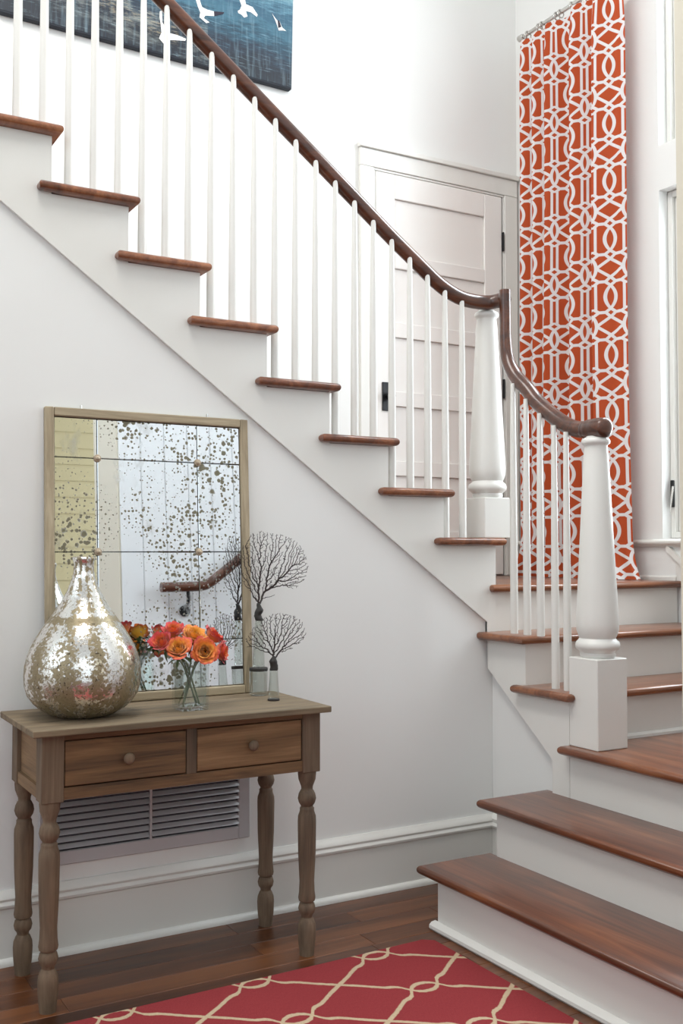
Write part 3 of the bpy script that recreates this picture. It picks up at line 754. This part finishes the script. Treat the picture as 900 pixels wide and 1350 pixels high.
# ---------------------------------------------------------------- sea fans on glass bottles
fan_m = paint('sea_fan', (.030, .018, .016), .85, .2, .4)
stop_m = paint('wax_stopper', (.022, .018, .016), .65, .5, .4)
def grow(outline, base, seed, n=520, step=.0036, kill=.0040, infl=.05):
    rs = np.random.RandomState(seed); P = np.array(outline); lo, hi = P.min(0), P.max(0)
    def inside(p):
        c = False; j = len(P) - 1
        for i in range(len(P)):
            if (P[i, 1] > p[1]) != (P[j, 1] > p[1]) and p[0] < (P[j, 0] - P[i, 0]) * (p[1] - P[i, 1]) / (P[j, 1] - P[i, 1]) + P[i, 0]: c = not c
            j = i
        return c
    pts = []
    while len(pts) < n:
        p = lo + rs.rand(2) * (hi - lo)
        if inside(p): pts.append(p)
    A = np.array(pts); nodes = [np.array(base, float)]; par = [-1]
    alive = np.ones(len(A), bool)
    stall = 0
    for it in range(260):
        if not alive.any(): break
        Nn = np.array(nodes); D = ((A[alive][:, None, :] - Nn[None]) ** 2).sum(2)
        near = D.argmin(1); dist = np.sqrt(D.min(1)); use = dist < (infl if it > 25 else 1)
        acc = {}
        for a, k, u in zip(A[alive], near, use):
            if u:
                d = a - Nn[k]; acc.setdefault(k, np.zeros(2)); acc[k] += d / (np.linalg.norm(d) + 1e-9)
        added = False
        for k, d in acc.items():
            d = d / (np.linalg.norm(d) + 1e-9) + rs.randn(2) * .42; d /= np.linalg.norm(d)
            p = Nn[k] + d * step
            if ((Nn - p) ** 2).sum(1).min() < (step * .55) ** 2: continue
            nodes.append(p); par.append(int(k)); added = True
        Nn = np.array(nodes); idx = np.where(alive)[0]
        D = np.sqrt(((A[idx][:, None, :] - Nn[None]) ** 2).sum(2).min(1)); alive[idx[D < kill]] = False
        stall = 0 if added else stall + 1
        if stall > 12: break
    Nn = np.array(nodes); links = []
    for i in range(0, len(nodes), 3):                          # the net: short bridges between neighbouring twigs
        D = np.sqrt(((Nn - Nn[i]) ** 2).sum(1)); c = [j for j in np.where((D < .0080) & (D > .0040))[0] if par[j] != i and par[i] != j and par[j] != par[i]]
        if c and rs.rand() < .45: links.append((i, int(c[rs.randint(len(c))])))
    return nodes, par, links
def sea_fan(parent, base, outline, seed, d, n, depth=.012):
    nodes, par, links = grow(outline, (0, 0), seed, n)
    cnt = [1] * len(nodes)
    for i in range(len(nodes) - 1, 0, -1): cnt[par[i]] += cnt[i]
    dv = Vector(d).normalized(); nv = Vector((-dv.y, dv.x, 0))
    def P(i):
        x, z = nodes[i]; return Vector(base) + dv * float(x) + Vector((0, 0, float(z))) + nv * (depth * math.sin(x * 28 + z * 17) * min(1, z * 12))
    rad = lambda i: min(.0036, .00058 + .00014 * cnt[i] ** .5)
    bm = BM()
    for i, pi in [(i, par[i]) for i in range(1, len(nodes))] + links:
        a, b = P(pi), P(i); t = (b - a).normalized(); s = t.cross(nv).normalized(); w = s.cross(t)
        ra, rb = (min(rad(pi), rad(i) * 1.6), rad(i)) if par[i] == pi else (.0005, .0005)
        va = [bm.verts.new(a + s * (ra * math.cos(k * PI / 2)) + w * (ra * math.sin(k * PI / 2))) for k in range(4)]
        vb = [bm.verts.new(b + s * (rb * math.cos(k * PI / 2)) + w * (rb * math.sin(k * PI / 2))) for k in range(4)]
        for k in range(4): bm.faces.new((va[k], va[(k + 1) % 4], vb[(k + 1) % 4], vb[k]))
    obj('sea_fan', bm, fan_m, parent)
def fluted(bm, prof, cx, cy, n=16, amp=.04, seg=64):
    rings = []
    for r_, z in prof: rings.append([bm.verts.new((cx + r_ * (1 + amp * math.cos(n * 2 * PI * i / seg)) * math.cos(2 * PI * i / seg), cy + r_ * (1 + amp * math.cos(n * 2 * PI * i / seg)) * math.sin(2 * PI * i / seg), z)) for i in range(seg)])
    for a, b in zip(rings, rings[1:]):
        for i in range(seg): bm.faces.new((a[i], a[(i + 1) % seg], b[(i + 1) % seg], b[i]))
    bm.faces.new(rings[0][::-1])
BX, BY = 1.588, 3.335
t1 = thing('sea_fan_bottle', 'tall dark sea fan in a long glass bottle set in a glass jar', 'ornament', (BX, BY, TZ))
bm = BM(); fluted(bm, [(.026, TZ + .0005), (.0305, TZ + .004), (.0318, TZ + .012), (.0318, .900), (.0310, .904), (.0285, .904), (.0285, TZ + .012), (.001, TZ + .008)], BX, BY, 14, .025); obj('jar', bm, jar_glass, t1, True)
bm = BM(); lathe(bm, [(.0315, .9045), (.0325, .906), (.0325, .914), (.0315, .9155), (.019, .9155), (.019, .9045)], BX, BY, 32); obj('jar_rim', bm, stop_m, t1, True, autos=.7)
bm = BM(); fluted(bm, [(.0205, .916), (.0208, .935), (.0190, .985), (.0160, 1.035), (.0132, 1.072), (.0130, 1.080), (.0105, 1.080), (.0115, 1.06), (.0165, .985), (.0185, .925), (.002, .920)], BX, BY, 10, .02); obj('bottle', bm, jar_glass, t1, True)
bm = BM(); lathe(bm, [(.0140, 1.0805), (.0145, 1.086), (.0132, 1.092), (.0138, 1.096), (.0122, 1.101), (.0145, 1.110), (.0140, 1.118), (.0095, 1.126), (.0080, 1.134), (.0055, 1.142)], BX, BY, 14)
for v in bm.verts: v.co.x += .003 * math.sin(v.co.z * 130); v.co.y += .002 * math.sin(v.co.z * 190)
obj('stopper', bm, stop_m, t1, True)
sea_fan(t1, (BX, BY, 1.132), [(-.030, .045), (-.062, .090), (-.070, .150), (-.058, .215), (-.022, .262), (.010, .268), (.080, .256), (.140, .232), (.172, .190), (.184, .135), (.168, .092), (.128, .058), (.075, .070), (.030, .050), (.010, .015), (-.006, .015)], 3, (.96, -.28, 0), 1900)
CX_, CY_ = 1.578, 3.195
t2 = thing('sea_fan_bottle', 'short dark sea fan in a small conical glass bottle with dark foot', 'ornament', (CX_, CY_, TZ))
bm = BM(); lathe(bm, [(.0195, TZ + .0005), (.0205, TZ + .001), (.0205, TZ + .006), (.0190, TZ + .007)], CX_, CY_, 24); obj('bottle_foot', bm, stop_m, t2, True, autos=.7)
bm = BM(); fluted(bm, [(.0185, TZ + .0075), (.0195, TZ + .012), (.0165, .870), (.0140, .912), (.0138, .920), (.0115, .920), (.0125, .905), (.0150, .865), (.0172, .838), (.002, .832)], CX_, CY_, 10, .02); obj('bottle', bm, jar_glass, t2, True)
bm = BM(); lathe(bm, [(.0138, .9205), (.0142, .926), (.0130, .931), (.0136, .937), (.0128, .943), (.0142, .950), (.0110, .957), (.0075, .963), (.0045, .968)], CX_, CY_, 14)
for v in bm.verts: v.co.x += .002 * math.sin(v.co.z * 150)
obj('stopper', bm, stop_m, t2, True)
sea_fan(t2, (CX_, CY_, .962), [(-.100, .065), (-.078, .098), (-.048, .125), (-.015, .150), (.025, .155), (.070, .148), (.105, .118), (.112, .080), (.095, .050), (.050, .022), (.020, .012), (-.020, .016), (-.055, .028), (-.098, .040)], 9, (.93, -.37, 0), 1100, .010)

# ---------------------------------------------------------------- painting on the back wall
def sea_material():
    M = Mat('sea_paint', (.1, .2, .3), .6)
    tc = M.node('ShaderNodeTexCoord'); sp = M.node('ShaderNodeSeparateXYZ'); M.nt.links.new(tc.outputs['Object'], sp.inputs[0])
    x, z = X(sp.outputs[0]), X(sp.outputs[2])
    n1 = X(M.noise(M.coord('Object', (2.2, 1, 9)), 2.2, 6, .62, .6)); n2 = X(M.noise(M.coord('Object', (60, 1, 5)), 1, 3)); n3 = X(M.noise(M.coord('Object', (5, 1, 30)), 3, 5, .7))
    n4 = X(M.noise(M.coord('Object', (140, 1, 8)), 1, 2)); n5 = X(M.noise(M.coord('Object', (3, 1, 70)), 2, 3))
    h = z + x * .06 + (n1 - .5) * .30 + (n3 - .5) * .30 + (n5 - .5) * .10
    c = M.ramp(h * 1.0 + .5, [(.02, (.010, .014, .022)), (.10, (.016, .028, .048)), (.17, (.022, .065, .10)), (.24, (.05, .14, .20)), (.32, (.028, .085, .14)), (.40, (.09, .21, .28)), (.46, (.22, .38, .45)), (.56, (.16, .31, .40)), (.8, (.28, .44, .52)), (1, (.40, .52, .58))])
    pale = X(M.ramp(n1 * .55 + n3 * .45, [(.47, (0, 0, 0)), (.60, (1, 1, 1))])) * band(ab(z + .42 + x * .16), .11, .08) * lt(x, .25)
    c = M.mix(pale * .42, c, (.34, .37, .34))
    sand = X(M.ramp(n3, [(.50, (0, 0, 0)), (.62, (1, 1, 1))])) * band(ab(z + .43 + x * .22), .05, .05) * lt(x, .1)
    c = M.mix(sand * .45, c, (.42, .32, .17))
    c = M.mix(X(M.ramp(n3 * .6 + n5 * .4, [(.55, (0, 0, 0)), (.70, (1, 1, 1))])) * .45, c, (.34, .47, .52))
    c = M.mix(X(M.ramp(n2, [(.52, (0, 0, 0)), (.75, (1, 1, 1))])) * .22, c, (.36, .52, .60))
    c = M.mix(X(M.ramp(n4, [(.50, (0, 0, 0)), (.75, (1, 1, 1))])) * .35, c, (.02, .05, .08))
    M.set('Base Color', c); return M.m
PT = Matrix.Translation((1.66, 0, 4.22)) @ Matrix.Rotation(math.radians(1.0), 4, 'Y') @ Matrix.Translation((-1.66, 0, -4.22))
pt = thing('painting', 'blue seascape canvas with collaged white gulls hanging on the back wall', 'painting', (1.66, Y2, 3.67))
def pobj(name, bm, m, **k):
    bmesh.ops.transform(bm, matrix=PT, verts=bm.verts); return obj(name, bm, m, pt, **k)
pobj('canvas', box(BM(), .945, 2.370, 4.593, 4.594, 3.672, 4.78), sea_material())
pobj('canvas_edge', box(BM(), .943, 2.372, 4.5945, Y2 - .002, 3.662, 4.782, .003, 1), Mat('canvas_edge_paint', (.012, .016, .025), .7).m)
obj_black = Mat('gull_black', (.02, .015, .03), .7).m
paper = Mat('gull_paper', (.80, .78, .74), .8)
w_ = paper.node('ShaderNodeTexWave'); paper.nt.links.new(paper.coord('Object', (20, 1, 60)), w_.inputs['Vector']); w_.inputs['Scale'].default_value = 1.2; w_.bands_direction = 'Z'; w_.inputs['Distortion'].default_value = 2
paper.set('Base Color', paper.mix(X(paper.ramp(w_.outputs['Fac'], [(.86, (0, 0, 0)), (.93, (1, 1, 1))])) * .7, (.82, .82, .80), (.35, .25, .16)))
gulls = [[(1.663, 3.867), (1.673, 3.872), (1.676, 3.818), (1.685, 3.804), (1.714, 3.775), (1.748, 3.775), (1.795, 3.768), (1.791, 3.757), (1.731, 3.746), (1.702, 3.739), (1.685, 3.715), (1.66, 3.737), (1.672, 3.768), (1.668, 3.807), (1.662, 3.838)],
 [(1.82, 4.04), (1.858, 3.990), (1.876, 3.944), (1.902, 3.938), (1.937, 3.939), (1.939, 3.916), (1.893, 3.907), (1.885, 3.892), (1.915, 3.879), (1.898, 3.871), (1.863, 3.891), (1.867, 3.916), (1.854, 3.942)],
 [(2.06, 4.06), (2.102, 4.045), (2.107, 4.02), (2.143, 4.015), (2.171, 3.984), (2.167, 3.972), (2.134, 3.987), (2.107, 3.986), (2.116, 3.961), (2.098, 3.95), (2.084, 3.961), (2.066, 3.965), (2.064, 3.975), (2.075, 3.984), (2.084, 4.007)],
 [(2.251, 4.011), (2.259, 4.002), (2.278, 3.984), (2.293, 3.981), (2.307, 3.955), (2.33, 3.942), (2.307, 3.939), (2.288, 3.934), (2.278, 3.96), (2.269, 3.979)]]
for g in gulls: bm = BM(); prism(bm, g, 1, 4.5918, 4.5928); obj('gull', bm, paper.m, pt)
for g in ([(1.937, 3.939), (1.992, 3.949), (1.986, 3.938), (1.939, 3.915)], [(2.281, 3.984), (2.29, 3.985), (2.302, 3.955), (2.285, 3.945)]):
    bm = BM(); prism(bm, g, 1, 4.5908, 4.5916); obj('gull_tail', bm, obj_black, pt)

# ---------------------------------------------------------------- curtain and rod
def trellis_material():
    M = Mat('trellis_cloth', (.6, .1, .03), .85, 0, .1, Sheen_Weight=.1)
    tc = M.node('ShaderNodeTexCoord'); sp = M.node('ShaderNodeSeparateXYZ'); M.nt.links.new(tc.outputs['UV'], sp.inputs[0])
    PU, PV = .178, .290
    u = X(sp.outputs[0]) / PU; v = X(sp.outputs[1]) / PV
    cu = ab(fr(u + .5) - .5); cv = ab(fr(v + .5) - .5)
    cb = .5 - cu; cvb = .5 - cv
    hw = .0076; aa = .0012
    q = cv / .168; fA = .105 * (1.0 - q * q)
    d = ab(cu - fA) * (PU * .82) + gt(cv, .170) * 9                                       # lens of the barred column
    d0 = ab(cu - (cv - .165) * 2.5) * (PU * .55) + lt(cv, .165) * 9 + gt(cv, .236) * 9     # its crossing strands
    d2 = ab(cu - (.304 - cv) * 2.5) * (PU * .55) + gt(cv, .306) * 9 + lt(cv, .234) * 9
    d3 = ab(cu - .088) * PU + lt(cv, .286) * 9                                            # the two bars
    d4 = ab(cv - (cu - .105) * .40) * (PV * .84) + lt(cu, .09) * 9                        # sides of the square
    d5 = ab(cv - .235) * PV + lt(cu, .17) * 9 + gt(cu, .36) * 9
    qb = cvb / .200; fB = .150 * (1.0 - qb * qb)
    d6 = ab(cb - fB) * (PU * .80) + gt(cvb, .203) * 9                                     # big ring
    d8 = ab(cb - (cvb - .198) * 2.2) * (PU * .60) + lt(cvb, .198) * 9 + gt(cvb, .266) * 9
    d7 = ab(cb - (cv - .156) * 1.8) * (PU * .68) + gt(cv, .236) * 9 + lt(cv, .154) * 9
    d = mn(d, d0); d6 = mn(d6, d8)
    D = mn(mn(mn(mn(d, d2), mn(d3, d4)), mn(d5, d6)), d7)
    k = band(D, hw, aa)
    wv = M.noise(M.coord('UV', (900, 900, 1)), 1, 1)
    c = M.mix(k, M.mix(wv, (.42, .062, .020), (.56, .105, .036)), M.mix(wv, (.74, .71, .71), (.86, .84, .84)))
    M.set('Base Color', c)
    tr_ = M.node('ShaderNodeBsdfTranslucent'); M.nt.links.new(c, tr_.inputs[0])
    ms = M.node('ShaderNodeMixShader'); ms.inputs[0].default_value = .22
    M.nt.links.new(M.b.outputs[0], ms.inputs[1]); M.nt.links.new(tr_.outputs[0], ms.inputs[2])
    M.nt.links.new(ms.outputs[0], M.nt.nodes['Material Output'].inputs[0])
    M.bump(wv, .2, .001)
    return M.m
folds = [(4.440, 3.740), (4.405, 3.672), (4.328, 3.742), (4.305, 3.672), (4.222, 3.742), (4.195, 3.660), (4.085, 3.768), (4.055, 3.770), (3.985, 3.648), (3.868, 3.745), (3.830, 3.655), (3.715, 3.725), (3.672, 3.745)]
def fold_at(y):
    for (ya, xa), (yb, xb) in zip(folds, folds[1:]):
        if yb <= y <= ya:
            t = (ya - y) / (ya - yb); t = t * t * (3 - 2 * t); return xa + (xb - xa) * t
    return 3.735
bm = BM(); uvl = bm.loops.layers.uv.new('UVMap')
NU, NV = 150, 60; ZC0, ZC1 = Z(6) + .003, 4.150
ys = [4.440 - (4.440 - 3.672) * i / NU for i in range(NU + 1)]
us = [0]
for a, b in zip(ys, ys[1:]): us.append(us[-1] + math.hypot(b - a, fold_at(b) - fold_at(a)))
u_anchor = us[min(range(NU + 1), key=lambda i: abs(ys[i] - 3.925))]
grid = []
for j in range(NV + 1):
    t = j / NV; z = ZC0 + (ZC1 - ZC0) * t; row = []
    for i, y in enumerate(ys):
        amp = .80 + .25 * (1 - t) - .35 * max(0, t - .93) / .07
        xm = 3.705; xx = xm + (fold_at(y) - xm) * amp + .006 * math.sin(y * 23 + t * 7) * (1 - t)
        low = max(0, (.07 - t) / .07)
        sway = .012 * math.sin(t * 5 + y * 3)
        yy = y + sway * (1 - t) - low ** 2 * .075 * (4.1 - y) / .4 + low ** 2 * .008 * math.sin(i * .6)
        xx -= low ** 2 * .022 * (1 + .5 * math.sin(i * .35))
        row.append(bm.verts.new((xx, yy, z)))
    grid.append(row)
for j in range(NV):
    for i in range(NU):
        f = bm.faces.new((grid[j][i], grid[j][i + 1], grid[j + 1][i + 1], grid[j + 1][i]))
        for l, (a, b) in zip(f.loops, ((i, j), (i + 1, j), (i + 1, j + 1), (i, j + 1))):
            l[uvl].uv = (us[a] - u_anchor, ZC0 + (ZC1 - ZC0) * b / NV - 3.02)
cu_ = obj('curtain', bm, trellis_material(), None, True, 'floor length orange and white trellis curtain hanging beside the tall window', 'curtain')
rod = thing('curtain_rod', 'brushed nickel curtain rod with rings above the orange trellis curtain', 'curtain rod', (3.72, 3.4, 4.16))
RXr, RZr = 3.725, 4.190
bm = BM(); sweep(bm, [(RXr, 4.42, RZr), (RXr, 2.2, RZr)], .011, .011, 14); obj('rod', bm, steel_m, rod, True, autos=.7)
bm = BM(); sweep(bm, [(RXr, 4.421, RZr), (RXr, 4.43, RZr), (RXr, 4.455, RZr), (RXr, 4.462, RZr)], [.014, .018, .019, .016], None, 18); obj('finial', bm, steel_m, rod, True, autos=.7)
bm = BM(); sweep(bm, smooth_path([(X3 - .002, 4.405, RZr - .03), (X3 - .03, 4.405, RZr - .028), (RXr + .01, 4.405, RZr - .02), (RXr, 4.405, RZr - .010)], 4), .008, .008, 10); obj('bracket', bm, steel_m, rod, True)
ring0 = None
for y in (4.385, 4.29, 4.265, 4.15, 4.12, 4.03, 3.95, 3.86, 3.765, 3.70):
    if ring0 is None:
        bm = BM(); n = 20
        sweep(bm, [(RXr + .021 * math.cos(2 * PI * k / n), y, RZr - .008 + .021 * math.sin(2 * PI * k / n)) for k in range(n + 1)], .0032, .0032, 8, up=(0, 1, 0)); ring0 = obj('ring', bm, steel_m, rod, True)
        y0 = y
    else:
        c = ring0.copy(); c.location.y += y - y0; COL.objects.link(c); c.parent = rod
